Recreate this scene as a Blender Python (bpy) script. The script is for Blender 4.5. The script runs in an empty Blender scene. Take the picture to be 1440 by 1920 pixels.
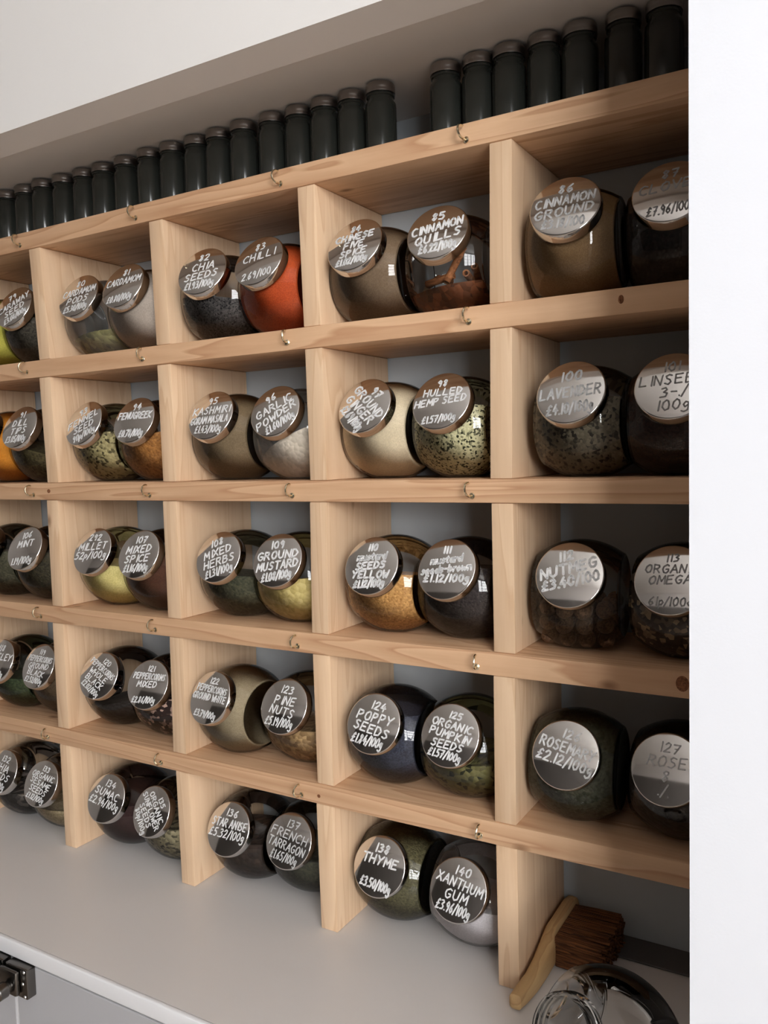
import bpy, bmesh, math, random
from mathutils import Vector, Matrix, Euler
random.seed(7)
S = bpy.context.scene
COL = S.collection
PI = math.pi

# ------------------------------------------------------------------ camera, light, exposure
cam_d = bpy.data.cameras.new('camera'); cam = bpy.data.objects.new('camera', cam_d); COL.objects.link(cam)
cam_d.sensor_fit = 'VERTICAL'; cam_d.sensor_height = 36.0
cam_d.lens = 1551.33 / 1920 * 36.0
cam_d.clip_start = 0.01
CR = ((0.8626, 0.5053, -0.0265), (0.0118, -0.0725, -0.9973), (-0.5058, 0.8599, -0.0685))   # right, down, forward
m = Matrix.Identity(4)
for i in range(3):
    m[i][0] = CR[0][i]; m[i][1] = -CR[1][i]; m[i][2] = -CR[2][i]; m[i][3] = (0.16365, -0.65561, 0.02501)[i]
cam.matrix_world = m
S.camera = cam
S.view_settings.view_transform = 'Standard'; S.view_settings.look = 'None'
S.view_settings.gamma = 1.0; S.view_settings.use_curve_mapping = False
S.view_settings.exposure = 0.74
S.cycles.transparent_max_bounces = 24
S.cycles.max_bounces = 10
S.cycles.diffuse_bounces = 5

WIN = (1.30, 2.90, -0.12, 1.32)        # window in the opposite wall: x0, x1, z0, z1
ROOM = (-3.0, 3.4, -2.40, 0.1285, -1.35, 1.45)   # x0 x1 y0 y1 z0 z1
w = bpy.data.worlds.new('sky'); S.world = w; w.use_nodes = True
bg = w.node_tree.nodes['Background']; bg.inputs[0].default_value = (0.75, 0.87, 1.0, 1); bg.inputs[1].default_value = 1.0

def area(name, loc, rot, sx, sy, power, col):
    d = bpy.data.lights.new(name, 'AREA'); d.shape = 'RECTANGLE'; d.size = sx; d.size_y = sy; d.energy = power; d.color = col
    o = bpy.data.objects.new(name, d); COL.objects.link(o); o.location = loc; o.rotation_euler = rot
    return o
area('window_daylight', ((WIN[0]+WIN[1])/2, ROOM[2]-0.16, (WIN[2]+WIN[3])/2), (PI/2, 0, 0), WIN[1]-WIN[0]+0.1, WIN[3]-WIN[2]+0.1, 112.0, (1.0, 0.995, 0.985))

# ------------------------------------------------------------------ helpers
def obj(name, bm, mat, parent=None, smooth=False, kind=None, label=None):
    me = bpy.data.meshes.new(name)
    bmesh.ops.recalc_face_normals(bm, faces=bm.faces)
    bm.to_mesh(me); bm.free()
    if smooth:
        for p in me.polygons: p.use_smooth = True
        try: me.set_sharp_from_angle(angle=math.radians(38))
        except Exception: pass
    if mat: me.materials.append(mat)
    o = bpy.data.objects.new(name, me); COL.objects.link(o)
    if parent: o.parent = parent
    if kind: o['kind'] = kind
    if label: o['label'] = label
    return o
def tag(o, label, cat, group=None, kind=None):
    o['label'] = label; o['category'] = cat
    if group: o['group'] = group
    if kind: o['kind'] = kind
    return o
def thing(name, label, cat, loc=(0, 0, 0), rz=0, group=None):
    o = bpy.data.objects.new(name, None); COL.objects.link(o)
    o.location = loc; o.rotation_euler = (0, 0, rz); o.empty_display_size = 0.02
    return tag(o, label, cat, group)
def box(bm, x0, x1, y0, y1, z0, z1, bev=0.0, seg=1):
    vs = [bm.verts.new((x, y, z)) for x in (x0, x1) for y in (y0, y1) for z in (z0, z1)]
    f = [(0,1,3,2),(4,6,7,5),(0,4,5,1),(2,3,7,6),(0,2,6,4),(1,5,7,3)]
    fs = [bm.faces.new([vs[i] for i in q]) for q in f]
    if bev:
        es = list({e for q in fs for e in q.edges})
        bmesh.ops.bevel(bm, geom=es, offset=bev, segments=seg, affect='EDGES', profile=0.5)
    return vs
def lathe(bm, prof, seg=40, M=None, cap0=True, cap1=True):
    """profile of (r, h) turned about local z"""
    rings = []
    for r, h in prof:
        if r < 1e-6: rings.append([bm.verts.new((0, 0, h))])
        else: rings.append([bm.verts.new((r*math.cos(2*PI*k/seg), r*math.sin(2*PI*k/seg), h)) for k in range(seg)])
    for a, b in zip(rings[:-1], rings[1:]):
        for k in range(seg):
            k2 = (k+1) % seg
            if len(a) == 1 and len(b) == 1: continue
            if len(a) == 1: bm.faces.new((a[0], b[k2], b[k]))
            elif len(b) == 1: bm.faces.new((a[k], a[k2], b[0]))
            else: bm.faces.new((a[k], a[k2], b[k2], b[k]))
    if cap0 and len(rings[0]) > 1: bm.faces.new(rings[0])
    if cap1 and len(rings[-1]) > 1: bm.faces.new(rings[-1])
    vs = [v for r in rings for v in r]
    if M is not None: bmesh.ops.transform(bm, matrix=M, verts=vs)
    return vs
def tube(bm, pts, r, seg=8, closed=False):
    pts = [Vector(p) for p in pts]; rings = []; n = len(pts); up = None
    for i, p in enumerate(pts):
        a = pts[max(i-1, 0)]; b = pts[min(i+1, n-1)]; t = (b-a).normalized()
        if up is None:
            up = Vector((0, 0, 1)) if abs(t.z) < .9 else Vector((1, 0, 0))
        u = t.cross(up).normalized(); v = u.cross(t).normalized(); up = v
        rr = r[i] if isinstance(r, (list, tuple)) else r
        rings.append([bm.verts.new(p + rr*(math.cos(2*PI*k/seg)*u + math.sin(2*PI*k/seg)*v)) for k in range(seg)])
    for a, b in zip(rings[:-1], rings[1:]):
        for k in range(seg): bm.faces.new((a[k], a[(k+1) % seg], b[(k+1) % seg], b[k]))
    bm.faces.new(rings[0]); bm.faces.new(rings[-1])

# ------------------------------------------------------------------ materials
def srgb(r, g, b):
    f = lambda c: (c/255/12.92) if c <= 10 else ((c/255+.055)/1.055)**2.4
    return (f(r), f(g), f(b), 1)
class NT:
    def __init__(s, name):
        s.m = bpy.data.materials.new(name); s.m.use_nodes = True; s.t = s.m.node_tree
        s.t.nodes.clear(); s.out = s.n('ShaderNodeOutputMaterial')
    def n(s, typ, **kw):
        x = s.t.nodes.new(typ)
        for k, v in kw.items(): setattr(x, k, v)
        return x
    def l(s, a, b): s.t.links.new(a, b)
def principled(name, col, rough=.5, metal=0, spec=.5):
    k = NT(name); b = k.n('ShaderNodeBsdfPrincipled'); k.l(b.outputs[0], k.out.inputs[0])
    b.inputs['Base Color'].default_value = col; b.inputs['Roughness'].default_value = rough
    b.inputs['Metallic'].default_value = metal
    b.inputs['Specular IOR Level'].default_value = spec
    return k, b
def paint(name, col, rough=.6, bump=.05, scale=60, var=.03, spec=.4):
    k, b = principled(name, col, rough, 0, spec)
    tc = k.n('ShaderNodeTexCoord'); no = k.n('ShaderNodeTexNoise'); no.inputs['Scale'].default_value = 3; no.inputs['Detail'].default_value = 4
    k.l(tc.outputs['Object'], no.inputs['Vector'])
    mx = k.n('ShaderNodeMix', data_type='RGBA')
    mx.inputs[6].default_value = tuple(c*(1-var) for c in col[:3])+(1,); mx.inputs[7].default_value = tuple(min(1, c*(1+var)) for c in col[:3])+(1,)
    k.l(no.outputs[0], mx.inputs[0]); k.l(mx.outputs[2], b.inputs['Base Color'])
    n2 = k.n('ShaderNodeTexNoise'); n2.inputs['Scale'].default_value = scale*10; k.l(tc.outputs['Object'], n2.inputs['Vector'])
    bp = k.n('ShaderNodeBump'); bp.inputs['Strength'].default_value = bump; bp.inputs['Distance'].default_value = .001
    k.l(n2.outputs[0], bp.inputs['Height']); k.l(bp.outputs[0], b.inputs['Normal'])
    return k.m
KNOTS = []
def wood(name, axis, light, dark, knot=srgb(120, 80, 50), grain=.55, knots=True):
    """pine: growth rings drawn out along one axis, with a few knots"""
    k, b = principled(name, light, .55, 0, .35)
    tc = k.n('ShaderNodeTexCoord'); oi = k.n('ShaderNodeObjectInfo')
    cmb = k.n('ShaderNodeCombineXYZ'); mul = k.n('ShaderNodeMath', operation='MULTIPLY'); mul.inputs[1].default_value = 7.3
    k.l(oi.outputs['Random'], mul.inputs[0])
    for i in range(3): k.l(mul.outputs[0], cmb.inputs[i])
    add = k.n('ShaderNodeVectorMath', operation='ADD'); k.l(tc.outputs['Object'], add.inputs[0]); k.l(cmb.outputs[0], add.inputs[1])
    mp = k.n('ShaderNodeMapping'); k.l(add.outputs[0], mp.inputs['Vector'])
    sc = [1, 1, 1]; sc[axis] = .06; mp.inputs['Scale'].default_value = sc
    # large warped rings
    no = k.n('ShaderNodeTexNoise'); no.inputs['Scale'].default_value = 22; no.inputs['Detail'].default_value = 3; no.inputs['Roughness'].default_value = .45; no.inputs['Distortion'].default_value = .4
    k.l(mp.outputs[0], no.inputs['Vector'])
    m1 = k.n('ShaderNodeMath', operation='MULTIPLY'); m1.inputs[1].default_value = 11; k.l(no.outputs[0], m1.inputs[0])
    fr = k.n('ShaderNodeMath', operation='FRACT'); k.l(m1.outputs[0], fr.inputs[0])
    cr = k.n('ShaderNodeValToRGB'); e = cr.color_ramp.elements
    e[0].position = 0; e[0].color = (0, 0, 0, 1); e[1].position = .75; e[1].color = (.55, .55, .55, 1)
    x = cr.color_ramp.elements.new(.92); x.color = (1, 1, 1, 1); x = cr.color_ramp.elements.new(1.0); x.color = (0, 0, 0, 1)
    k.l(fr.outputs[0], cr.inputs[0])
    fine = k.n('ShaderNodeTexNoise'); fine.inputs['Scale'].default_value = 420; fine.inputs['Detail'].default_value = 2
    k.l(mp.outputs[0], fine.inputs['Vector'])
    mf = k.n('ShaderNodeMath', operation='MULTIPLY_ADD'); mf.inputs[1].default_value = .28; mf.inputs[2].default_value = -.06; k.l(fine.outputs[0], mf.inputs[0])
    mg = k.n('ShaderNodeMath', operation='MULTIPLY_ADD'); mg.inputs[1].default_value = grain; k.l(cr.outputs[0], mg.inputs[0]); k.l(mf.outputs[0], mg.inputs[2])
    mg.use_clamp = True
    mx = k.n('ShaderNodeMix', data_type='RGBA'); mx.inputs[6].default_value = light; mx.inputs[7].default_value = dark
    k.l(mg.outputs[0], mx.inputs[0])
    # each board a little lighter or redder
    hs = k.n('ShaderNodeHueSaturation'); k.l(mx.outputs[2], hs.inputs['Color'])
    mr = k.n('ShaderNodeMapRange'); mr.inputs[3].default_value = .92; mr.inputs[4].default_value = 1.07; k.l(oi.outputs['Random'], mr.inputs[0]); k.l(mr.outputs[0], hs.inputs['Value'])
    last = hs.outputs[0]
    if knots:
        mp2 = k.n('ShaderNodeMapping'); k.l(add.outputs[0], mp2.inputs['Vector']); s2 = [1, 1, 1]; s2[axis] = .55; mp2.inputs['Scale'].default_value = s2
        vo = k.n('ShaderNodeTexVoronoi'); vo.inputs['Scale'].default_value = 15; k.l(mp2.outputs[0], vo.inputs['Vector'])
        c2 = k.n('ShaderNodeValToRGB'); c2.color_ramp.elements[0].position = .02; c2.color_ramp.elements[0].color = (1, 1, 1, 1); c2.color_ramp.elements[1].position = .085; c2.color_ramp.elements[1].color = (0, 0, 0, 1)
        k.l(vo.outputs['Distance'], c2.inputs[0])
        mk = k.n('ShaderNodeMath', operation='MULTIPLY'); mk.inputs[1].default_value = .75; k.l(c2.outputs[0], mk.inputs[0])
        m3 = k.n('ShaderNodeMix', data_type='RGBA'); k.l(mk.outputs[0], m3.inputs[0]); k.l(last, m3.inputs[6]); m3.inputs[7].default_value = knot
        last = m3.outputs[2]
    k.l(last, b.inputs['Base Color'])
    bp = k.n('ShaderNodeBump'); bp.inputs['Strength'].default_value = .12; bp.inputs['Distance'].default_value = .0006
    k.l(fine.outputs[0], bp.inputs['Height']); k.l(bp.outputs[0], b.inputs['Normal'])
    return k.m
def glass(name, tint, edge, dust=0.0, dustcol=(.6, .6, .58, 1), rough=.015):
    k = NT(name)
    tr = k.n('ShaderNodeBsdfTransparent'); gl = k.n('ShaderNodeBsdfGlossy'); gl.inputs['Roughness'].default_value = rough
    lw = k.n('ShaderNodeLayerWeight'); lw.inputs['Blend'].default_value = .5
    pw = k.n('ShaderNodeMath', operation='POWER'); pw.inputs[1].default_value = 4.0; k.l(lw.outputs['Facing'], pw.inputs[0])
    mx = k.n('ShaderNodeMix', data_type='RGBA'); mx.inputs[6].default_value = tint; mx.inputs[7].default_value = edge
    k.l(pw.outputs[0], mx.inputs[0]); k.l(mx.outputs[2], tr.inputs['Color'])
    fz = k.n('ShaderNodeFresnel'); fz.inputs['IOR'].default_value = 1.5
    sh = k.n('ShaderNodeMixShader'); k.l(fz.outputs[0], sh.inputs[0]); k.l(tr.outputs[0], sh.inputs[1]); k.l(gl.outputs[0], sh.inputs[2])
    last = sh
    if dust:
        di = k.n('ShaderNodeBsdfDiffuse'); di.inputs['Color'].default_value = dustcol
        tc = k.n('ShaderNodeTexCoord'); no = k.n('ShaderNodeTexNoise'); no.inputs['Scale'].default_value = 45; no.inputs['Detail'].default_value = 5
        k.l(tc.outputs['Object'], no.inputs['Vector'])
        mr = k.n('ShaderNodeMapRange'); mr.inputs[1].default_value = .35; mr.inputs[2].default_value = .75; mr.inputs[3].default_value = dust*.25; mr.inputs[4].default_value = dust
        k.l(no.outputs[0], mr.inputs[0])
        s2 = k.n('ShaderNodeMixShader'); k.l(mr.outputs[0], s2.inputs[0]); k.l(sh.outputs[0], s2.inputs[1]); k.l(di.outputs[0], s2.inputs[2]); last = s2
    k.l(last.outputs[0], k.out.inputs[0])
    return k.m
def grains(name, c1, c2, scale, bump=.6, contrast=1.0, c3=None, rough=.75, stretch=None):
    """seeds, leaves and powders: cells of mixed colour"""
    k, b = principled(name, c1, rough, 0, .25)
    tc = k.n('ShaderNodeTexCoord'); mp = k.n('ShaderNodeMapping'); k.l(tc.outputs['Object'], mp.inputs['Vector'])
    if stretch: mp.inputs['Scale'].default_value = stretch; mp.inputs['Rotation'].default_value = (.6, .5, .7)
    vo = k.n('ShaderNodeTexVoronoi'); vo.inputs['Scale'].default_value = scale; k.l(mp.outputs[0], vo.inputs['Vector'])
    sp = k.n('ShaderNodeSeparateColor'); k.l(vo.outputs['Color'], sp.inputs[0])
    ramp = k.n('ShaderNodeValToRGB'); e = ramp.color_ramp.elements
    e[0].color = c1; e[1].color = c2; e[0].position = .5-.5*contrast if contrast <= 1 else .3; e[1].position = 1.0
    if c3:
        x = ramp.color_ramp.elements.new(.62); x.color = tuple((a+b_)/2 for a, b_ in zip(c1, c2)); e = ramp.color_ramp.elements[len(ramp.color_ramp.elements)-1]; e.color = c3; e.position = .88
    k.l(sp.outputs[0], ramp.inputs[0])
    no = k.n('ShaderNodeTexNoise'); no.inputs['Scale'].default_value = 38; no.inputs['Detail'].default_value = 4; k.l(tc.outputs['Object'], no.inputs['Vector'])
    hs = k.n('ShaderNodeHueSaturation'); mr = k.n('ShaderNodeMapRange'); mr.inputs[3].default_value = .8; mr.inputs[4].default_value = 1.2
    k.l(no.outputs[0], mr.inputs[0]); k.l(mr.outputs[0], hs.inputs['Value']); k.l(ramp.outputs[0], hs.inputs['Color']); k.l(hs.outputs[0], b.inputs['Base Color'])
    bp = k.n('ShaderNodeBump'); bp.inputs['Strength'].default_value = bump; bp.inputs['Distance'].default_value = .35/scale; bp.invert = True
    k.l(vo.outputs['Distance'], bp.inputs['Height']); k.l(bp.outputs[0], b.inputs['Normal'])
    return k.m

M = {}
M['shelf'] = wood('pine_shelf', 0, srgb(221, 182, 145), srgb(178, 128, 92), grain=.62)
M['divider'] = wood('pine_divider', 2, srgb(235, 204, 170), srgb(202, 158, 118), grain=.4)
M['brushwood'] = wood('brush_wood', 1, srgb(206, 170, 122), srgb(160, 118, 74), grain=.5, knots=False)
M['wall_white'] = paint('white_wall_paint', (.79, .81, .86, 1), .7)
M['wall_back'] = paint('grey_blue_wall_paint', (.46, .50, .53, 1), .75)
M['soffit'] = paint('white_soffit_paint', (.80, .78, .76, 1), .6)
M['ceiling'] = paint('ceiling_paint', (.86, .84, .81, 1), .8)
M['room'] = paint('room_wall_paint', (.62, .59, .56, 1), .8)
M['added_panel'] = paint('added_panel_paint', (.13, .12, .112, 1), .8)  # for the added panel behind the camera only
M['floor'] = paint('floor_boards', (.42, .34, .27, 1), .6)
M['worktop'] = paint('grey_laminate', (.71, .68, .66, 1), .38, bump=.02, var=.015, spec=.45)
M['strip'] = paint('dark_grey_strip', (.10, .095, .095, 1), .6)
M['cabinet'] = paint('pale_grey_lacquer', (.50, .50, .52, 1), .4, bump=.01)
M['whitegap'] = paint('white_edge', (.82, .82, .84, 1), .4, bump=.01)
M['latch'] = principled('black_chrome', (.17, .16, .15, 1), .25, 1)[0].m
M['screw'] = principled('steel_screw', (.7, .7, .7, 1), .3, 1)[0].m
M['brass'] = principled('brassed_steel', srgb(228, 216, 188), .20, 1)[0].m
def lid_mat():
    k, b = principled('polished_steel_lid', (.66, .64, .62, 1), .07, 1)
    tc = k.n('ShaderNodeTexCoord'); no = k.n('ShaderNodeTexNoise'); no.inputs['Scale'].default_value = 90; no.inputs['Detail'].default_value = 4
    k.l(tc.outputs['Object'], no.inputs['Vector'])
    mr = k.n('ShaderNodeMapRange'); mr.inputs[3].default_value = .03; mr.inputs[4].default_value = .14; k.l(no.outputs[0], mr.inputs[0]); k.l(mr.outputs[0], b.inputs['Roughness'])
    return k.m
M['lid'] = lid_mat()
M['glass'] = glass('clear_jar_glass', (.97, .975, .97, 1), (.42, .43, .42, 1))
M['glass_dusty'] = glass('dusty_jar_glass', (.95, .96, .955, 1), (.28, .29, .28, 1), dust=.12)
M['glass_bottle'] = principled('dark_green_bottle_glass', (.023, .025, .0215, 1), .14, 0, .5)[0].m
M['cap'] = principled('dark_steel_cap', (.34, .32, .31, 1), .28, 1)[0].m
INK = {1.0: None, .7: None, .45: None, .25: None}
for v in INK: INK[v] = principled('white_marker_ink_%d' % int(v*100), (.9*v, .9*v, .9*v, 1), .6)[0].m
M['bristle'] = grains('brown_bristle', srgb(120, 74, 40), srgb(60, 34, 18), 900, bump=.9, stretch=(.04, 1, 1))
M['quill'] = grains('cinnamon_bark', srgb(172, 112, 70), srgb(120, 72, 42), 500, bump=.3, stretch=(.3, 1, 1))
M['nutmeg'] = grains('nutmeg_shell', srgb(122, 92, 66), srgb(78, 56, 40), 700, bump=.4)

# ------------------------------------------------------------------ setting
RX0, RX1, RY0, RY1, RZ0, RZ1 = ROOM
PIER_X, PIER_Y = 0.0735, -0.153
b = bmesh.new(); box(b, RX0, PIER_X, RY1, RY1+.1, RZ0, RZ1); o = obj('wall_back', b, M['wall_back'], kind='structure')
b = bmesh.new(); box(b, PIER_X, RX1, PIER_Y, RY1+.1, RZ0, RZ1); o = obj('wall_right', b, M['wall_white'], kind='structure')
# bulkhead above the rack: lip in front, slightly recessed soffit behind it
b = bmesh.new(); LIPY, LIPZ, SOFZ = -0.100, 0.3622, 0.3738
prof = [(LIPY, LIPZ), (LIPY+.0365, LIPZ-.0034), (LIPY+.0380, SOFZ), (RY1, SOFZ), (RY1, RZ1), (LIPY, RZ1)]
va = [b.verts.new((RX0, y, z)) for y, z in prof]; vb = [b.verts.new((PIER_X, y, z)) for y, z in prof]
b.faces.new(va); b.faces.new(vb[::-1])
for i in range(len(prof)):
    j = (i+1) % len(prof); b.faces.new((va[i], va[j], vb[j], vb[i]))
obj('wall_upper', b, M['soffit'], kind='structure')
b = bmesh.new(); box(b, RX0, RX1, RY0, RY1, RZ0-.05, RZ0); obj('floor', b, M['floor'], kind='structure')
b = bmesh.new(); box(b, RX0, RX1, RY0, RY1, RZ1, RZ1+.05); obj('ceiling', b, M['ceiling'], kind='structure')
b = bmesh.new(); box(b, RX0-.05, RX0, RY0, RY1, RZ0, RZ1); obj('wall_left', b, M['room'], kind='structure')
b = bmesh.new(); box(b, RX1, RX1+.05, RY0, PIER_Y, RZ0, RZ1); obj('wall_side', b, M['room'], kind='structure')
b = bmesh.new()
box(b, RX0, WIN[0], RY0-.1, RY0, RZ0, RZ1); box(b, WIN[1], RX1, RY0-.1, RY0, RZ0, RZ1)
box(b, WIN[0], WIN[1], RY0-.1, RY0, RZ0, WIN[2]); box(b, WIN[0], WIN[1], RY0-.1, RY0, WIN[3], RZ1)
obj('wall_opposite', b, M['room'], kind='structure')
b = bmesh.new(); box(b, RX0, WIN[0]-.08, RY0, RY0+.03, RZ0, .78); obj('added_dark_panel_1', b, M['added_panel'], kind='structure')  # unseen dark panel, added to darken what the bottom row lids reflect
b = bmesh.new()
for i in range(5):
    x = WIN[0]+(WIN[1]-WIN[0])*i/4; t = .04 if i in (0, 2, 4) else .018
    box(b, x-t, x+t, RY0-.09, RY0-.04, WIN[2], WIN[3])
for i in range(5):
    z = WIN[2]+(WIN[3]-WIN[2])*i/4; t = .04 if i in (0, 4) else .016
    box(b, WIN[0], WIN[1], RY0-.088, RY0-.042, z-t, z+t)
obj('window_1', b, M['wall_white'], kind='structure')

# ------------------------------------------------------------------ worktop and cabinet
ZB = -0.4500
WF = -0.1600; WTH = .016
b = bmesh.new(); vs = box(b, -1.3, PIER_X-.0004, WF+.0016, RY1-.0005, ZB-WTH, ZB)
wt = obj('worktop', b, M['worktop'])
b = bmesh.new(); box(b, -1.3, PIER_X-.0004, WF-.0036, WF+.0015, ZB-WTH, ZB+.0002, .0014, 3)
obj('front_edging', b, M['whitegap'], wt, True, label='paler rounded front edging of the worktop')
tag(wt, 'plain grey laminate worktop with rounded front edge under the wooden rack', 'worktop')
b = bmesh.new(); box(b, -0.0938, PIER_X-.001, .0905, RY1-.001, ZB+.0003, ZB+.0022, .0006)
tag(obj('dark_strip', b, M['strip']), 'dark grey strip lying along the back of the worktop beside the brush', 'strip')  # thin dark grey strip along the back of the right cell
cab = thing('base_cabinet', 'pale grey base cabinet with two doors and a dark latch under the worktop', 'cabinet', (-.55, -.05, RZ0))
def inv(o, v): return Vector(v) - Vector(o.location)
def cbox(name, x0, x1, y0, y1, z0, z1, mat, bev=0, parent=None, seg=2, smooth=False, label=None):
    bb = bmesh.new(); L = cab.location; box(bb, x0-L.x, x1-L.x, y0-L.y, y1-L.y, z0-L.z, z1-L.z, bev, seg)
    return obj(name, bb, mat, parent or cab, smooth, label=label)
GX = -0.5720; DF = WF-.0010
cbox('carcass', -1.28, PIER_X-.004, -.136, RY1-.003, RZ0+.001, ZB-WTH-.003, M['cabinet'])
dl = cbox('door', -1.0, GX-.0016, DF, -.1372, RZ0+.1, ZB-WTH-.0035, M['cabinet'], .0012)
dr = cbox('door', GX+.0016, -.10, DF, -.1372, RZ0+.1, ZB-WTH-.0035, M['cabinet'], .0012)
cbox('door', -.096, PIER_X-.006, DF, -.1372, RZ0+.1, ZB-WTH-.0035, M['cabinet'], .0012)
cbox('lit_edge_strip', GX-.0015, GX+.0015, DF+.0008, -.1372, RZ0+.1, ZB-WTH-.0035, M['whitegap'], 0, None, label='white strip between the two doors standing for a lit door edge')  # white filler strip: the door edge catching light, put into colour
# latch: a screwed case on the right door with a knob, a keeper on the left door
lz = -.4818; yb = DF-.0002
pl = cbox('latch_case', GX+.0005, GX+.0330, yb-.0105, yb, lz-.0150, lz+.0150, M['latch'], .0012, dr, smooth=True, label='dark metal latch case with screws')
cbox('latch_body', GX-.0030, GX+.0240, yb-.0165, yb-.0107, lz-.0120, lz+.0130, M['latch'], .0025, pl, smooth=True)
bb = bmesh.new()
lathe(bb, [(0, 0), (.0060, 0), (.0060, .0030), (.0078, .0036), (.0078, .0120), (.0068, .0132), (0, .0132)], 20, Matrix.Translation(inv(cab, (GX+.0125, yb-.0167, lz-.0040))) @ Matrix.Rotation(PI/2, 4, 'X'))
obj('latch_knob', bb, M['latch'], pl, True)
for sx, sz in ((GX+.0295, -.0125), (GX+.0295, .0125), (GX+.0270, .0), ):
    bb = bmesh.new(); lathe(bb, [(0, 0), (.0018, 0), (.0013, .0008), (0, .0010)], 10, Matrix.Translation(inv(cab, (sx, yb-.0105, lz+sz))) @ Matrix.Rotation(PI/2, 4, 'X')); obj('screw', bb, M['screw'], pl, True)
pl2 = cbox('latch_keeper', GX-.0330, GX-.0040, yb-.0105, yb, lz-.0150, lz+.0150, M['latch'], .0012, dl, smooth=True, label='dark metal keeper of the latch')
cbox('keeper_hook', GX-.0300, GX-.0040, yb-.0190, yb-.0107, lz-.002, lz+.0150, M['latch'], .003, pl2, smooth=True)

# ------------------------------------------------------------------ rack
ZS = [0.2810, 0.1289, -0.0183, -0.1686, -0.3203]; T = 0.0205; DT = 0.0200; RD = RY1-.0012
rack = thing('spice_rack', 'pine pigeonhole spice rack of five shelves and short dividers on the worktop', 'rack', (-.3, .06, ZB))
RL = Vector(rack.location)
def hook_mesh():
    bb = bmesh.new(); r = .0010
    pts = [(0, .004, 0), (0, -.0015, 0), (0, -.004, .0002)]
    for a in range(-80, -291, -15):
        A = math.radians(a); pts.append((0, -.0052+.0058*math.cos(A), .0058+.0058*math.sin(A)))
    tube(bb, pts, r, 8)
    lathe(bb, [(0, 0), (.0028, 0), (.0028, .0008), (.0014, .0016), (0, .0016)], 12, Matrix.Translation((0, 0, 0)) @ Matrix.Rotation(PI/2, 4, 'X'))
    return bb
hook0 = None
HX = [-.717, -.5215, -.326, -.1318, .062, -.912]
HZ = [.2902-.2810-.003, .1396-.1289-.003, -.0092+.0183-.003, -.1593+.1686-.003, -.3115+.3203-.003]
for si, z in enumerate(ZS):
    bb = bmesh.new(); box(bb, -1.085-RL.x, PIER_X-.0008-RL.x, 0-RL.y, RD-RL.y, z-RL.z, z+T-RL.z, .0011, 2)
    sh = obj('shelf_board', bb, M['shelf'], rack, True)
    for hx in HX[:4]:
        if hook0 is None:
            hook0 = obj('cup_hook', hook_mesh(), M['brass'], sh, True, label='small brassed cup hook'); h = hook0
        else:
            h = hook0.copy(); COL.objects.link(h); h.parent = sh
        h.location = (hx-RL.x + random.uniform(-.001, .001), -RL.y-.0002, z+HZ[si]-RL.z)
        h.rotation_euler = (0, random.uniform(-.15, .15), random.uniform(-.25, .25))
DX = {3: [(-.1121,-.1144),(-.1145,-.1165),(-.1160,-.1160),(-.1169,-.1180),(-.1173,-.1170)],
      2: [(-.3090,-.3067),(-.3063,-.3051),(-.3065,-.3090),(-.3089,-.3082),(-.3105,-.3092)],
      1: [(-.5055,-.5021),(-.5026,-.5014),(-.5034,-.5032),(-.5023,-.5045),(-.5018,-.5000)],
      0: [(-.7045,-.6963),(-.6983,-.6935),(-.6968,-.6966),(-.6984,-.6984),(-.6972,-.6965)],
      -1: [(-.893,-.891)]*5}
for k, L5 in DX.items():
    for r, (xt, xb) in enumerate(L5):
        zt = ZS[r]; zb = ZS[r+1]+T if r < 4 else ZB
        bb = bmesh.new(); vs = box(bb, 0, DT, .0012, RD-.001, 0, 1)
        for v in vs:
            top = v.co.z > .5
            v.co.x += (xt if top else xb); v.co.z = (zt-.0002) if top else (zb+.0002)
            v.co -= RL
        bmesh.ops.bevel(bb, geom=list(bb.edges), offset=.001, segments=2, affect='EDGES', profile=.5)
        obj('divider', bb, M['divider'], rack, True)

# knots that show on the front edges
M['knot'] = grains('pine_knot', srgb(150, 98, 66), srgb(104, 66, 44), 900, bump=.2)
shelves = [o for o in rack.children if o.name.startswith('shelf_board')]
for si, x, z, rx, rz in ((3, .0410, -.1570, .0050, .0062), (1, -.0040, .1405, .0022, .0034), (2, -.6900, -.0075, .0030, .0024), (4, -.3060, -.3120, .0020, .0018)):
    bb = bmesh.new(); lathe(bb, [(0, .00025), (.7, .00022), (1, 0)], 18, Matrix.Translation(Vector((x, -.00012, z))-RL) @ Matrix.Rotation(PI/2, 4, 'X') @ Matrix.Diagonal((rx, rz, 1, 1)), False)
    obj('wood_knot', bb, M['knot'], shelves[si], True)

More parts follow.
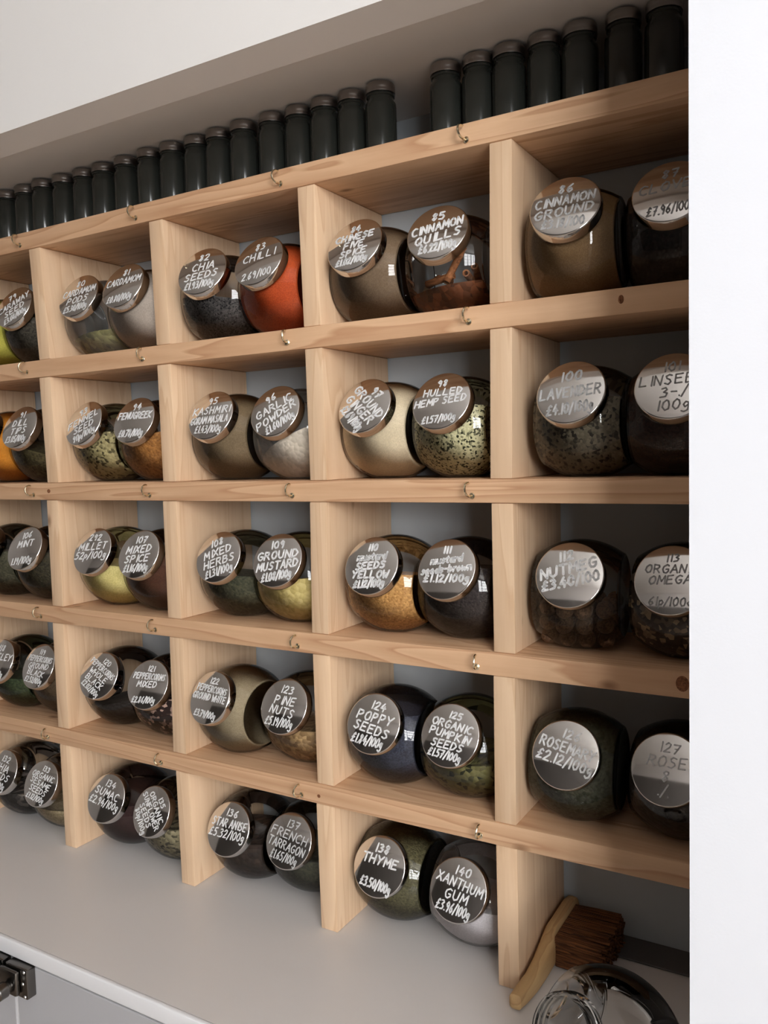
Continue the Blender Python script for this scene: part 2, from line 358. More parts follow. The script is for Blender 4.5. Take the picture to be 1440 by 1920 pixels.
# ------------------------------------------------------------------ handwriting: single stroke letters on a 4 x 6 grid
G = {
'A':[[(0,0),(2,6),(4,0)],[(.7,2.2),(3.3,2.2)]], 'B':[[(0,0),(0,6),(2.6,5.8),(3.2,4.6),(2.4,3.3),(0,3.1)],[(2.4,3.3),(3.6,2),(2.8,.4),(0,0)]],
'C':[[(3.6,5.3),(2.2,6),(.6,4.8),(.1,2.8),(.8,.7),(2.2,0),(3.6,.6)]], 'D':[[(0,0),(0,6),(2.2,5.6),(3.8,3.4),(2.6,.8),(0,0)]],
'E':[[(3.4,6),(0,5.8),(0,0),(3.5,.1)],[(0,3.1),(2.7,3.2)]], 'F':[[(3.4,6),(0,5.8),(0,0)],[(0,3.1),(2.7,3.2)]],
'G':[[(3.5,5.2),(2.2,6),(.5,4.7),(.1,2.6),(1,.5),(2.6,0),(3.7,1.2),(3.7,2.7),(2.2,2.7)]], 'H':[[(0,0),(.1,6)],[(3.6,0),(3.6,6)],[(0,3),(3.6,3.1)]],
'I':[[(1,0),(1.1,6)]], 'J':[[(3,6),(2.8,1),(1.5,0),(.2,1)]], 'K':[[(0,0),(0,6)],[(3.5,6),(.2,2.8),(3.6,0)]], 'L':[[(.2,6),(0,0),(3.3,.1)]],
'M':[[(0,0),(.4,6),(2.2,2),(4,6),(4.4,0)]], 'N':[[(0,0),(.2,6),(3.5,0),(3.8,6)]], 'O':[[(2,6),(.3,4.6),(.1,2),(1.5,0),(3.3,.7),(3.9,3.2),(3.2,5.4),(2,6)]],
'P':[[(0,0),(.1,6),(2.8,5.7),(3.3,4.2),(2.2,2.9),(.1,2.8)]], 'Q':[[(2,6),(.3,4.6),(.1,2),(1.5,0),(3.3,.7),(3.9,3.2),(3.2,5.4),(2,6)],[(2.3,1.6),(4,-.5)]],
'R':[[(0,0),(.1,6),(2.8,5.7),(3.3,4.3),(2.2,3.1),(.1,2.9)],[(1.4,3),(3.7,0)]], 'S':[[(3.3,5.4),(1.8,6),(.5,5),(1,3.7),(2.7,2.7),(3.3,1.4),(2,0),(.2,.6)]],
'T':[[(0,6),(4,5.9)],[(2,6),(2,0)]], 'U':[[(0,6),(.2,1.4),(1.6,0),(3.2,1),(3.6,6)]], 'V':[[(0,6),(1.9,0),(3.9,6)]], 'W':[[(0,6),(1,0),(2.3,4),(3.5,0),(4.7,6)]],
'X':[[(0,6),(3.7,0)],[(3.7,6),(0,0)]], 'Y':[[(0,6),(1.9,3),(3.8,6)],[(1.9,3),(1.4,0)]], 'Z':[[(0,6),(3.6,5.9),(0,0),(3.7,.1)]],
'0':[[(1.8,6),(.4,4.6),(.2,2),(1.5,0),(3,.7),(3.4,3.2),(2.8,5.4),(1.8,6)]], '1':[[(1,6),(1,0)]], '2':[[(.2,4.7),(1.4,6),(3,5.4),(2.9,3.7),(.1,.1),(3.4,.2)]],
'3':[[(.3,5.6),(2,6),(3,4.7),(1.3,3.3),(3.2,2.3),(2.6,.4),(.2,.2)]], '4':[[(2,6),(.1,2.2),(3.6,2.2)],[(2.6,3.8),(2.4,0)]], '5':[[(3.2,6),(.7,5.9),(.4,3.5),(2.3,3.6),(3.2,1.8),(2,.1),(.1,.4)]],
'6':[[(2.8,6),(.8,3.6),(.3,1.5),(1.7,0),(3.1,1.3),(2.3,2.9),(.5,2.2)]], '7':[[(.1,5.8),(3.4,6),(1.4,0)],[(1.1,3),(2.9,3.1)]], '8':[[(2.8,5.4),(1.5,6),(.6,4.8),(2.8,1.9),(1.8,0),(.4,1.2),(2.8,4.4),(2.8,5.4)]],
'9':[[(3,4.7),(1.6,6),(.4,4.4),(1.5,3),(3,4.4),(2.9,2),(2.3,0)]], '£':[[(3.4,5.2),(2.4,6),(1.3,4.8),(1.5,2),(.2,.2),(3.5,.4)],[(.3,3),(2.8,3.1)]],
'/':[[(0,-.8),(2.4,6.6)]], '.':[[(.5,.1),(.8,.1)]], '-':[[(.2,3),(2.6,3)]],
'g':[[(2.7,3.3),(1.2,3.8),(.2,2.3),(1.2,.7),(2.6,2),(2.8,3.4),(2.5,-1.4),(1,-2.3),(-.4,-1.4)]], 'p':[[(.3,3.7),(0,-2.2)],[(.2,3.2),(1.6,3.8),(2.7,2.4),(1.7,.6),(.2,.8)]],
'a':[[(2.7,3.4),(1.2,3.8),(.2,2),(1.2,.1),(2.5,1.4),(2.8,3.6),(2.9,0)]], 'd':[[(2.7,2.6),(1.2,3.6),(.2,1.8),(1.2,.1),(2.6,1.4),(3,6),(2.9,0)]], 'e':[[(.2,1.9),(2.6,2.3),(1.6,3.8),(.3,2.4),(.9,.2),(2.7,.6)]],
'm':[[(0,0),(.3,3.8),(.5,2.8),(1.6,3.8),(2,0),(2.2,2.8),(3.3,3.8),(3.8,0)]], 'n':[[(0,0),(.2,3.8),(.4,2.6),(1.8,3.8),(2.5,2.6),(2.6,0)]], 'o':[[(1.4,3.8),(.2,2),(1.3,0),(2.7,1.6),(1.4,3.8)]],
'r':[[(.1,0),(.2,3.8),(.5,2.6),(1.8,3.7)]], 's':[[(2.3,3.4),(1,3.8),(.5,2.7),(2.2,1.2),(1.2,0),(.1,.4)]], 't':[[(1.2,5.5),(1,.7),(2,.1)],[(.1,3.8),(2.4,3.9)]], 'u':[[(0,3.8),(.3,.6),(1.4,0),(2.5,1.2),(2.7,3.8),(2.8,0)]],
'w':[[(0,3.8),(.8,0),(1.8,2.6),(2.7,0),(3.7,3.8)]], 'l':[[(.3,6),(.5,0)]], 'b':[[(.1,6),(.2,0)],[(.2,2.8),(1.6,3.8),(2.7,2),(1.6,.1),(.2,.5)]],
}
def gw(c): return {'M':5.6,'W':5.9,'I':2.2,'1':2.6,'.':1.8,'/':3.3,' ':2.4,'-':3.6,'m':4.9,'l':1.4,'t':3.2,'r':2.8,'s':3.2,'w':4.7}.get(c, 3.9 if c.islower() else (4.9 if c.isdigit() else 5.3))
def ink(lines, R, roll, wid, z, rng, spread=1.0):
    """flat pen strokes on a disc of radius R, in its own (u, v) plane, a hair above the metal"""
    bb = bmesh.new(); n = len(lines); pitch = min(1.78*R/(n+.15), .0150)*spread
    c, s = math.cos(roll), math.sin(roll)
    def put(u, v): return (u*c - v*s, u*s + v*c)
    for i, tx in enumerate(lines):
        if not tx: continue
        yc = ((n-1)/2-i)*pitch
        cap = min(pitch*.74, .0092)
        if i == 0 and tx[0].isdigit() and len(tx) <= 3: cap *= .9
        chord = 2*math.sqrt(max(R*R-(abs(yc)+cap*.3)**2, 1e-6))*.97
        wtot = sum(gw(ch) for ch in tx)-1.0; sx = min(cap/6*1.12, chord/wtot)
        x = -wtot*sx/2 + rng.uniform(-.0008, .0008); tilt = rng.uniform(-.04, .06)
        for ch in tx:
            for st in G.get(ch, []):
                jit = lambda: rng.uniform(-.18, .18)
                P = []
                for (a, q) in st:
                    u = x + (a+jit())*sx + q*sx*.12; v = yc - cap/2 + (q+jit())*cap/6
                    P.append((u, v + u*tilt))
                for p0, p1 in zip(P[:-1], P[1:]):
                    dx, dy = p1[0]-p0[0], p1[1]-p0[1]; L = math.hypot(dx, dy) or 1e-9; nx, ny = -dy/L*wid/2, dx/L*wid/2
                    q = [(p0[0]+nx, p0[1]+ny), (p0[0]-nx, p0[1]-ny), (p1[0]-nx, p1[1]-ny), (p1[0]+nx, p1[1]+ny)]
                    bb.faces.new([bb.verts.new((*put(*t), z)) for t in q])
                for p0 in P:
                    bb.faces.new([bb.verts.new((*put(p0[0]+wid/2*math.cos(k*PI/4), p0[1]+wid/2*math.sin(k*PI/4)), z)) for k in range(8)])
            x += gw(ch)*sx
    return bb

# ------------------------------------------------------------------ the slanted drum jar
JH, JW, JR, ZC = .0945, .0745, .0488, .0458
TH = math.radians(26.4); LD = .0540; LR = .0288
NECK = Matrix.Translation((0, 0, ZC)) @ Matrix.Rotation(PI/2-TH, 4, 'X')       # local z -> towards the mouth (-y, up)
RHO = .060
DRUM = [(0, -.0340), (.0300, -.0345), (.0334, -.0364), (.0350, -.0370), (.0368, -.0364)] + [(JR - (RHO - math.sqrt(RHO*RHO-h*h)), -h) for h in (.0345, .0315, .0280, .0240, .0200, .0160, .0120, .0080, .0040)] + [(JR, 0)]
def drum(bm, k=1.0, dz=0.0, seg=56):
    p = [(r*k if r > 0 else 0, h*k) for r, h in DRUM]; p = p + [(r, -h) for r, h in p[-2::-1]]
    vs = lathe(bm, p, seg, Matrix.Translation((0, 0, ZC)) @ Matrix.Rotation(PI/2, 4, 'Y'))
    lim = (1-k)*.03 + .0006 if k < 1 else 0.0
    for v in vs:
        if v.co.z < lim: v.co.z = lim
    return vs
bm = bmesh.new(); drum(bm)
lathe(bm, [(.0240, .0446), (.0240, .0505)], 40, NECK, False, False)
JAR_GLASS = obj('jar_body', bm, M['glass'], None, True)
def open_jar_mesh():
    bm = bmesh.new(); drum(bm)
    pr = [(.0262, .0395), (.0266, .0425), (.0282, .0432), (.0282, .0442), (.0264, .0450), (.0264, .0475), (.0280, .0482), (.0280, .0492), (.0264, .0500), (.0264, .0528), (.0272, .0534), (.0272, .0546), (.0258, .0550), (.0240, .0546), (.0236, .0500), (.0236, .0395)]
    lathe(bm, pr, 44, NECK, False, False)
    return bm
def lid_mesh():
    bm = bmesh.new()
    lathe(bm, [(LR-.0010, .0434), (LR, .0440), (LR, LD-.0012), (LR-.0004, LD-.0004), (LR-.0012, LD), (0, LD)], 56, NECK, False)
    return bm
JAR_LID = obj('jar_lid', lid_mesh(), M['lid'], None, True)
def fill_mesh(level, tx, ty, k=.955):
    bm = bmesh.new(); drum(bm, k, seg=48)
    if level < .092:
        nrm = Vector((tx, ty, 1)).normalized()
        g = bmesh.ops.bisect_plane(bm, geom=bm.verts[:]+bm.edges[:]+bm.faces[:], plane_co=(0, 0, level), plane_no=nrm, clear_outer=True)
        bmesh.ops.holes_fill(bm, edges=[e for e in bm.edges if e.is_boundary], sides=0)
    return bm

def A(a, b, c):
    k = 1.12
    return srgb(min(a*k, 245), min(b*k*.985, 245), min(c*k*1.02, 245))
# key, row, lid x, lid y, yaw(deg), roll(deg), lines, ink value, pen width, fill (name, label, colour 1, colour 2, cell scale, level, tilt x, tilt y, extra)
SH = [ZS[1]+T, ZS[2]+T, ZS[3]+T, ZS[4]+T, ZB]
J = [
 ('r1a',1,-.838,.008,3,0,['78','CARAWAY','£2.10'],1,.0013,('green_powder','pale lime green powder filling the leftmost jar of the top row',A(186,184,84),A(170,166,74),900,.095,0,0)),
 ('79',1,-.7474,.008,4,32,['79','CARAWAY','SEED','£3.08/100g'],1,.0015,('caraway_seed','dark grey brown seed in the jar marked CARAWAY SEED',A(78,74,62),A(50,46,38),500,.060,.2,0)),
 ('80',1,-.636,.010,4,8,['80','CARDAMOM','PODS','£5.30/100g'],1,.0014,('cardamom_pods','few pale green cardamom pods in the bottom of the jar marked PODS',A(168,164,104),A(104,100,56),190,.022,-.15,.1)),
 ('81',1,-.549,.001,3,4,['81','CARDAMOM','','£0.80/100g'],1,.0014,('ground_cardamom','pale grey beige powder filling the jar marked 81 CARDAMOM',A(176,166,150),A(158,148,132),1200,.095,0,0)),
 ('82',1,-.433,.001,8,4,['82','CHIA','SEEDS','£1.93/100g'],1,.0015,('chia_seeds','black chia seeds in the lower half of the jar marked CHIA',A(52,50,48),A(104,100,94),700,.040,.1,.1,A(20,20,20))),
 ('83',1,-.364,.000,1,10,['83','CHILLI','','2.69/100'],1,.0013,('chilli_powder','orange red chilli powder filling the jar marked CHILLI',A(186,84,38),A(160,66,28),1400,.095,0,0)),
 ('84',1,-.243,.004,0,6,['84','CHINESE','FIVE','SPICE','£1.02/100g'],1,.0018,('five_spice_powder','grey brown powder filling the jar marked CHINESE FIVE SPICE',A(122,104,80),A(108,90,68),1200,.095,0,0)),
 ('85',1,-.173,.010,5,8,['85','CINNAMON','QUILLS','£6.22/100g'],1,.0018,('cinnamon_chips','reddish brown bark chips in the bottom of the jar marked QUILLS',A(136,84,52),A(70,42,26),170,.024,-.1,0)),
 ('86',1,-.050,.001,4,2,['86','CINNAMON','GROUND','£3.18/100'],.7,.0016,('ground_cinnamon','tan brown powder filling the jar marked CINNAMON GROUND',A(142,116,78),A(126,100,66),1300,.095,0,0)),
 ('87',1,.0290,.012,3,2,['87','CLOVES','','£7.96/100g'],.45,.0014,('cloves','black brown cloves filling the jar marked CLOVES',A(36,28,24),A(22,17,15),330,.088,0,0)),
 ('r2a',2,-.848,.008,3,0,['90','CURRY','£1.20'],1,.0013,('orange_powder','bright orange yellow powder filling the leftmost jar of the second row',A(206,142,48),A(190,126,40),1000,.095,0,0)),
 ('91',2,-.7615,.008,3,4,['91','DILL','TIPS','£3.05/100g'],1,.0015,('dill_tips','dark olive dill tips sloping in the jar marked DILL TIPS',A(92,84,52),A(58,50,30),420,.044,.3,0)),
 ('93',2,-.638,.011,-1,24,['93','FENNEL','SEED','90p/100g'],1,.0017,('fennel_seed','pale green fennel seed in the lower half of the jar marked FENNEL',A(176,166,118),A(126,116,76),360,.052,-.1,.1,A(70,64,40))),
 ('94',2,-.558,.012,4,2,['94','FENUGREEK','','£0.78/100g'],1,.0017,('fenugreek','tan brown fenugreek seeds in the jar marked FENUGREEK',A(176,126,66),A(134,90,44),420,.050,-.2,0)),
 ('95',2,-.439,.012,3,4,['95','KASHMIRI','GORAM MASALA','£1.43/100g'],1,.0013,('garam_masala','dull brown powder filling the jar marked KASHMIRI',A(128,112,84),A(112,96,70),1200,.095,0,0)),
 ('96',2,-.351,.009,3,34,['96','GARLIC','POWDER','£1.60/100g'],1,.0016,('garlic_powder','white clumped powder heaped to one side of the jar marked GARLIC POWDER',A(214,204,182),A(190,180,158),260,.034,-.5,.1)),
 ('97',2,-.248,.012,-2,-42,['97','GROUND','GINGER','£2.69/100g'],1,.0019,('ground_ginger','cream coloured powder filling the jar marked GROUND GINGER',A(208,196,164),A(192,180,148),1200,.095,0,0)),
 ('98',2,-.168,.014,0,4,['98','HULLED','HEMP SEED','','£1.57/100g'],1,.0014,('hemp_seed','pale green hulled hemp seed with dark flecks in the jar marked HEMP SEED',A(206,202,160),A(170,168,120),560,.062,0,.1,A(48,50,32))),
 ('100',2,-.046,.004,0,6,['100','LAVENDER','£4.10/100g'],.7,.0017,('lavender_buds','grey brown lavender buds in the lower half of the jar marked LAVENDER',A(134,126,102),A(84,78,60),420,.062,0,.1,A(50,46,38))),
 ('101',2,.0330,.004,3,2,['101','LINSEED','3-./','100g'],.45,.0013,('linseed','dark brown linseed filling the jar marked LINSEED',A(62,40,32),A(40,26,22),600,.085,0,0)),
 ('r3a',3,-.8300,.002,3,0,['104','MARJORAM','£1.92/100g'],1,.0014,('grey_green_herb','grey green dried herb in the leftmost jar of the third row',A(84,82,62),A(56,56,42),420,.058,0,.1)),
 ('106',3,-.7420,.000,2,10,['106','MINT','','1.19/100g'],1,.0016,('dried_mint','dark brown green dried mint in the jar marked MINT',A(70,64,46),A(44,42,30),420,.060,0,.1)),
 ('292',3,-.625,.005,2,4,['292','MILLET','52p/100g',''],1,.0016,('millet','pale yellow millet in the lower half of the jar marked MILLET',A(216,206,140),A(196,186,118),900,.050,.1,.1)),
 ('107',3,-.543,.000,3,4,['107','MIXED','SPICE','£1.16/100g'],1,.0017,('mixed_spice','dark brown powder in the jar marked MIXED SPICE',A(92,60,42),A(74,46,32),1200,.062,-.2,0)),
 ('108',3,-.432,.009,2,22,['108','MIXED','HERBS','£1.31/100g'],1,.0016,('mixed_herbs','dark green dried herbs in the lower half of the jar marked MIXED HERBS',A(84,84,62),A(54,56,42),420,.046,.05,.1)),
 ('109',3,-.355,.007,4,10,['109','GROUND','MUSTARD','£1.08/100g'],1,.0018,('ground_mustard','pale yellow clumped powder in the jar marked GROUND MUSTARD',A(206,192,128),A(180,164,100),220,.044,-.1,.1)),
 ('110',3,-.240,.004,0,6,['110','mustard','SEEDS','YELLOW','£1.12/100g'],1,.0020,('yellow_mustard_seeds','tan yellow mustard seeds in the lower half of the jar marked 110',A(204,162,98),A(162,120,66),520,.056,0,.12)),
 ('111',3,-.163,.007,-1,6,['111','mustard','seeds-brown','£1.12/100g',''],1,.0019,('brown_mustard_seeds','black brown mustard seeds in the jar marked 111',A(62,54,50),A(38,33,31),520,.066,0,.1)),
 ('112',3,-.056,.010,5,14,['112','NUTMEG','£3.40/100','',],1,.0021,None),
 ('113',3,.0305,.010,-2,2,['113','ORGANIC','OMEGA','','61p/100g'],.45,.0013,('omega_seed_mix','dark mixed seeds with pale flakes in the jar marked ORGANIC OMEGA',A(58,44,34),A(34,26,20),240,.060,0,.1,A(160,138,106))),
 ('118',4,-.8180,.006,1,0,['118','PARSLEY','','£2.05/100g'],1,.0014,('dried_parsley','dark green dried parsley in the jar marked PARSLEY',A(70,82,52),A(44,54,34),380,.042,0,.1)),
 ('119',4,-.742,.010,-1,-2,['119','PEPPERCORNS','GROUND','BLACK','£2.52/100g'],.9 and 1,.0012,('ground_black_pepper','dull brown ground pepper in the jar marked GROUND BLACK',A(98,82,60),A(76,62,44),900,.056,0,.1)),
 ('120',4,-.634,.012,5,-26,['120','PEPPERCORNS','WHOLE','BLACK','£2.02/100g'],1,.0012,('black_peppercorns','black peppercorns in the bottom of the jar marked WHOLE BLACK',A(42,37,34),A(26,22,20),240,.032,-.2,0)),
 ('121',4,-.548,.009,5,0,['121','PEPPERCORNS','MIXED','','£2.86/100g'],1,.0014,('mixed_peppercorns','dark mixed peppercorns with pale and red specks in the jar marked MIXED',A(50,34,30),A(30,22,20),230,.048,0,.1,A(190,160,140))),
 ('122',4,-.446,.000,-6,0,['122','PEPPERCORNS','GROUND WHITE','','£3.79/100g'],1,.0014,('ground_white_pepper','grey beige ground pepper filling the jar marked GROUND WHITE',A(158,146,116),A(140,128,100),1200,.095,0,0)),
 ('123',4,-.354,.010,0,-4,['123','PINE','NUTS','£5.19/100g'],1,.0014,('pine_nuts','small beige pine nuts in the jar marked PINE NUTS',A(188,160,112),A(128,102,66),250,.040,0,.1)),
 ('124',4,-.242,.003,1,-8,['124','POPPY','SEEDS','£1.84/100g'],1,.0016,('poppy_seeds','blue black poppy seeds in the jar marked POPPY',A(64,68,80),A(42,45,54),900,.074,0,0)),
 ('125',4,-.162,.005,1,-8,['125','ORGANIC','PUMPKIN','SEEDS','£1.57/100g'],1,.0015,('pumpkin_seeds','olive green pumpkin seeds in the bottom of the jar marked PUMPKIN SEEDS',A(116,112,68),A(70,68,40),210,.040,0,.05,A(36,40,22))),
 ('126',4,-.054,.004,3,-10,['126','ROSEMARY','£2.12/100g',''],1,.0015,('dried_rosemary','grey green dried rosemary filling the jar marked ROSEMARY',A(84,86,66),A(60,62,46),420,.088,0,0)),
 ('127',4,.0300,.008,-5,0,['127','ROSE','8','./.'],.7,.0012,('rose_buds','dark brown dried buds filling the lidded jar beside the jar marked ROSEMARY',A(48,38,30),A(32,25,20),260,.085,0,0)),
 ('132',5,-.8250,.006,2,-8,['132','CHIA','SEEDS','£3.15/100g'],1,.0013,('dark_chunks','black dried chunks with pale edges in the leftmost jar of the bottom row',A(48,44,40),A(28,26,24),150,.036,0,.1,A(128,120,108))),
 ('133',5,-.742,.004,2,-10,['133','ORGANIC','SESAME','SEEDS','£1.12/100g'],1,.0013,('sesame_seeds','pale beige sesame seeds in the bottom of the jar marked SESAME',A(190,176,138),A(150,136,100),520,.030,0,.1)),
 ('134',5,-.629,.010,3,-8,['134','SUMAC','£2.94/100g',''],1,.0014,('sumac','dark red brown sumac in the jar marked SUMAC',A(62,40,36),A(44,28,26),900,.060,0,0)),
 ('135',5,-.551,.008,-3,-46,['135','ORGANIC','SUNFLOWER','SEEDS','80p/100g'],1,.0014,('sunflower_seeds','grey green sunflower seeds in the jar marked SUNFLOWER',A(158,150,116),A(106,100,74),280,.046,0,.1,A(70,66,50))),
 ('136',5,-.439,.014,0,-2,['136','STAR ANISE','£5.32/100g',''],1,.0014,('star_anise','dark brown star anise pieces in the jar marked STAR ANISE',A(60,46,36),A(36,28,23),150,.050,0,.1)),
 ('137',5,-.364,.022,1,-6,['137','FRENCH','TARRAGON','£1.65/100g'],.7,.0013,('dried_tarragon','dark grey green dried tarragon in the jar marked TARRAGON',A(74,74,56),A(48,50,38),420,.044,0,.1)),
 ('138',5,-.250,.019,1,-4,['138','THYME','','£3.50/100g'],1,.0017,('dried_thyme','olive dried thyme filling the jar marked THYME',A(98,94,64),A(68,66,44),520,.086,0,0)),
 ('140',5,-.162,.015,0,-8,['140','XANTHUM','GUM','£3.96/100g'],.7 and 1,.0014,('xanthan_gum','white powder in the lower half of the jar marked XANTHUM GUM',A(214,210,206),A(198,194,190),900,.044,.1,.2)),
]
LOOK = {'r1a':'glass spice jar of pale lime green powder at the left frame edge, top row','79':'glass spice jar with steel lid tilted and marked CARAWAY SEED, dark seed inside',
 'r2a':'glass spice jar of orange yellow powder at the left frame edge, second row','r3a':'glass spice jar of grey green herb left of the jar marked MINT',
 '113':'glass spice jar at the pier with steel lid marked ORGANIC OMEGA','127':'glass spice jar at the pier with almost blank bright lid, fourth row',
 '292':'glass spice jar with steel lid marked MILLET, pale yellow grain inside','132':'glass spice jar of black chunks left of the jar marked SESAME SEEDS',
 '111':'glass spice jar with steel lid marked 111 mustard seeds, black brown seeds inside','110':'glass spice jar with steel lid marked 110 mustard SEEDS, tan yellow seeds inside'}
DUSTY = {'80', '96', '140'}
# base positions, neighbours in one cell kept from cutting into each other
OFF = LD*math.cos(TH)
pos = {}
for j in J:
    ps = math.radians(j[4]); pos[j[0]] = [j[2] - OFF*math.sin(ps), j[3] + OFF*math.cos(ps)]
def halfw(yaw):
    a = abs(math.radians(yaw)); return .0374*math.cos(a)+.0488*math.sin(a)*.75
def wall_x(k, row, side):
    if k > 3: return PIER_X-.001
    xt, xb = DX[k][row-1]
    return max(xt, xb)+DT if side else min(xt, xb)
cells = {}
for j in J:
    x = pos[j[0]][0]; k = max(q for q in (-1, 0, 1, 2, 3) if DX[q][0][0] < x)
    cells.setdefault((j[1], k), []).append(j)
for (row, k), js in cells.items():
    lo_, hi_ = wall_x(k, row, 1)+.0006, wall_x(k+1, row, 0)-.0006
    for _ in range(60):
        for a, c in zip(js[:-1], js[1:]):
            need = halfw(a[4])+halfw(c[4])+.0004 - (pos[c[0]][0]-pos[a[0]][0])
            if need > 0: pos[a[0]][0] -= need/2; pos[c[0]][0] += need/2
        for a in js:
            pos[a[0]][0] = min(max(pos[a[0]][0], lo_+halfw(a[4])), hi_-halfw(a[4]))
JG = 'slant lidded spice jars in the rack'
rng = random.Random(3)
first = True
def quill(p0, p1, r):
    bb = bmesh.new(); p0, p1 = Vector(p0), Vector(p1); d = p1-p0; L = d.length
    q = d.to_track_quat('Z', 'Y').to_matrix().to_4x4()
    lathe(bb, [(r*.62, 0), (r, 0), (r*.96, L*.3), (r, L*.7), (r*.97, L), (r*.6, L), (r*.6, 0)], 18, Matrix.Translation(p0) @ q, False, False)
    return bb
for j in J:
    key, row, lx, ly, yaw, roll, lines, iv, pw, fill = j
    bx, by = pos[key]; zs = SH[row-1] + .0003; ps = math.radians(yaw)
    words_ = ' '.join(t for t in lines if t and not any(ch in t for ch in '£/'))
    lab = LOOK.get(key) or ('glass spice jar with steel lid marked ' + words_ )
    root = thing('spice_jar', lab, 'jar', (bx, by, zs), ps, JG)
    if first: bo, lo = JAR_GLASS, JAR_LID; first = False
    else:
        bo = JAR_GLASS.copy(); COL.objects.link(bo); lo = JAR_LID.copy(); COL.objects.link(lo)
    bo.parent = root; lo.parent = root
    if key in DUSTY:
        bo.material_slots[0].link = 'OBJECT'; bo.material_slots[0].material = M['glass_dusty']
    wb = ink(lines, LR*.90, math.radians(roll), pw, LD+.00012, rng)
    bmesh.ops.transform(wb, matrix=NECK, verts=wb.verts)
    wo = obj('handwriting', wb, INK[iv], lo)
    F = Matrix.Translation((bx, by, zs)) @ Matrix.Rotation(ps, 4, 'Z')
    if fill:
        nm, fl, c1, c2, sc, lev, tx, ty = fill[:8]; c3 = fill[8] if len(fill) > 8 else None
        fm = grains(nm, c1, c2, sc, bump=.25 if sc > 800 else .8, c3=c3, stretch=(1, .5, 1) if sc < 450 else None)
        fo = obj(nm, fill_mesh(lev, tx, ty), fm, None, True, kind='stuff'); fo.matrix_world = F
        tag(fo, fl, 'spice', None, 'stuff')
    if key == '85':
        for q0, q1 in [((-.020,-.026,.0300),(.008,-.030,.0345)), ((.002,-.034,.028),(.014,-.020,.0600)), ((-.024,-.012,.032),(-.010,-.018,.036)), ((-.004,-.008,.034),(.002,-.024,.037)), ((.016,-.006,.034),(.018,-.026,.036)), ((.018,.012,.034),(.022,-.014,.044))]:
            q_ = obj('cinnamon_quill', quill(q0, q1, .0034), M['quill'], None, True); q_.matrix_world = F
            tag(q_, 'rolled brown cinnamon quill in the jar marked CINNAMON QUILLS', 'spice', 'cinnamon quills in the jar')
    if key == '112':
        bb = bmesh.new(); lathe(bb, [(0, -.0098)]+[(.0074*math.sin(t*PI/10), -.0098*math.cos(t*PI/10)) for t in range(1, 10)]+[(0, .0098)], 18)
        n0 = None; k = 0
        for lay, (zz, ry) in enumerate([(.0100, .020), (.0235, .031), (.0365, .032)]):
            for xx in (-.0245, -.0082, .0082, .0245):
                ny = [2, 3, 3][lay]
                for yi in range(ny):
                    yy = (-ry + yi*(2*ry/(ny-1))) if ny > 1 else 0
                    if abs(xx) > .02: yy *= .82
                    if n0 is None: n0 = obj('nutmeg', bb, M['nutmeg'], None, True); q_ = n0
                    else: q_ = n0.copy(); COL.objects.link(q_)
                    q_.matrix_world = F @ Matrix.Translation((xx+rng.uniform(-.0006, .0006), yy, zz + (.0006 if abs(xx) > .02 else 0) + rng.uniform(0, .0006))) @ Euler((PI/2+rng.uniform(-.35, .35), rng.uniform(-.4, .4), rng.uniform(-.4, .4))).to_matrix().to_4x4()
                    tag(q_, 'whole brown nutmeg in the jar marked 112 NUTMEG', 'spice', 'nutmegs in the jar'); k += 1

# ------------------------------------------------------------------ bottles along the top shelf
BX = [-.791,-.754,-.719,-.684,-.648,-.615,-.577,-.538,-.504,-.469,-.437,-.402,-.365,-.333,-.301,-.270,-.238,-.169,-.138,-.109,-.077,-.046,-.011,.021]
ORD = ['first','second','third','fourth','fifth','sixth','seventh','eighth','ninth','tenth','eleventh','twelfth']
BR = .0148
def bottle_mesh():
    bm = bmesh.new(); lathe(bm, [(0, .0008), (.0125, .0002), (.0146, .0022), (BR, .006), (BR, .0485), (.0145, .0520), (.0125, .0548), (.0124, .0575), (.0134, .0582), (.0134, .0596), (.0124, .0604), (.0124, .0640), (0, .0640)], 32)
    return bm
def cap_mesh():
    bm = bmesh.new(); lathe(bm, [(.0128, .0606), (.0140, .0608), (.0142, .0622), (.0138, .0632), (.0141, .0645), (.0141, .0682), (.0130, .0698), (.0105, .0702), (0, .0700)], 32)
    return bm
b0 = c0 = None
for i, x in enumerate(BX):
    if i < 9: lab = 'dark glass bottle with metal cap, %s from the left in the top row' % ORD[i]
    elif i < 17:
        n = 16-i; lab = 'dark glass bottle with metal cap, ' + ('just left of the gap in the top row' if n == 0 else '%s to the left of the top row gap' % ORD[n])
    else:
        n = i-17; lab = 'dark glass bottle with metal cap, ' + ('last by the white pier in the top row' if n == 6 else '%s to the right of the top row gap' % ORD[n])
    dx = 0
    r = thing('dark_bottle', lab, 'bottle', (x, .040+rng.uniform(-.0015, .0015), ZS[0]+T+.0003), rng.uniform(0, 6), 'dark bottles along the top shelf')
    if b0 is None:
        b0 = obj('bottle_body', bottle_mesh(), M['glass_bottle'], r, True); c0 = obj('bottle_cap', cap_mesh(), M['cap'], r, True)
    else:
        for s_ in (b0, c0):
            q = s_.copy(); COL.objects.link(q); q.parent = r
    if i in (1, 4, 7, 12, 15, 20): r.scale = (.97, .97, 1.0)

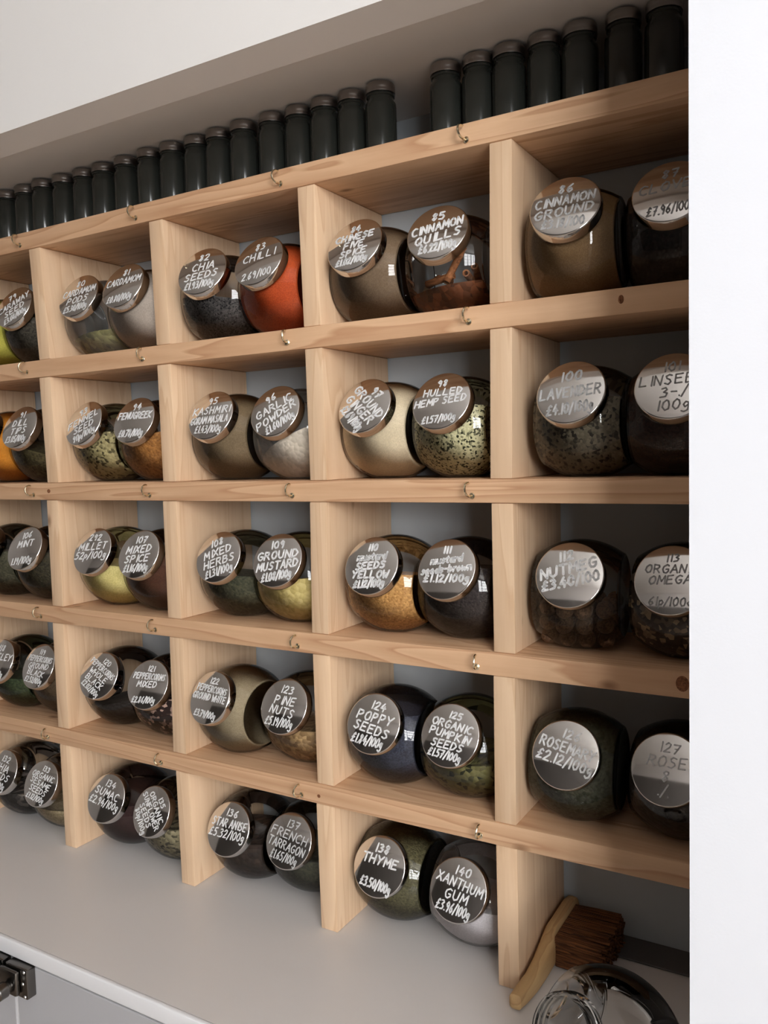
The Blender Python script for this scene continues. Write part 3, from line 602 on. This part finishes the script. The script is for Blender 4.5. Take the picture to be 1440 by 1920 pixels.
# ------------------------------------------------------------------ hand brush and the open jar at the lower right
br = thing('hand_brush', 'wooden hand brush with brown bristles lying against the last divider', 'brush', (-.08, .05, ZB))
BL = Vector(br.location)
bm = bmesh.new()
secs = [(-.0265,.0030,.0040,-.004),(-.0245,.0054,.0066,-.0038),(-.012,.0062,.0078,-.0024),(.006,.0066,.0084,-.0006),(.026,.0070,.0104,0),(.046,.0072,.0140,0),(.060,.0073,.0165,0),(.110,.0073,.0168,0),(.122,.0070,.0155,0),(.1255,.0050,.012,0)]
rings = []
for y, hx, hz, dx in secs:
    cx = -.0872 + dx ; cz = ZB + .0004 + .0080 + (hz-.0080 if hz > .0080 else 0)
    ring = []
    for k in range(16):
        a = 2*PI*k/16; ca, sa = math.cos(a), math.sin(a); e = .55
        ring.append(bm.verts.new((cx + hx*math.copysign(abs(ca)**e, ca) - BL.x, y - BL.y, cz + hz*math.copysign(abs(sa)**e, sa) - BL.z)))
    rings.append(ring)
for a, c in zip(rings[:-1], rings[1:]):
    for k in range(16): bm.faces.new((a[k], a[(k+1) % 16], c[(k+1) % 16], c[k]))
bm.faces.new(rings[0]); bm.faces.new(rings[-1])
obj('brush_handle', bm, M['brushwood'], br, True)
bm = bmesh.new(); rb = random.Random(5)
ny, nz = 22, 13
for iy in range(ny):
    for iz in range(nz):
        y0 = .050 + .060*iy/(ny-1); z0 = ZB + .0030 + .0255*iz/(nz-1)
        fl = 1.06; cy, cz = .080, ZB+.020
        p0 = Vector((-.0805, y0, z0)); ln = .0455 + rb.uniform(-.0022, .0022)
        p1 = Vector((-.0805+ln, cy+(y0-cy)*(fl+.05)+rb.uniform(-.0012, .0012), max(ZB+.002, cz+(z0-cz)*fl+rb.uniform(-.001, .001))))
        tube(bm, [p0-BL, (p0+p1)/2-BL+Vector((0, 0, rb.uniform(-.0005, .0005))), p1-BL], [.0019, .0019, .0014], 5)
obj('bristles', bm, M['bristle'], br, True, kind='stuff')
oj = thing('open_jar', 'open glass jar without a lid standing on the worktop beside the pier', 'jar', (.006, -.083, ZB+.0003), math.radians(-27))
obj('jar_body', open_jar_mesh(), M['glass'], oj, True)
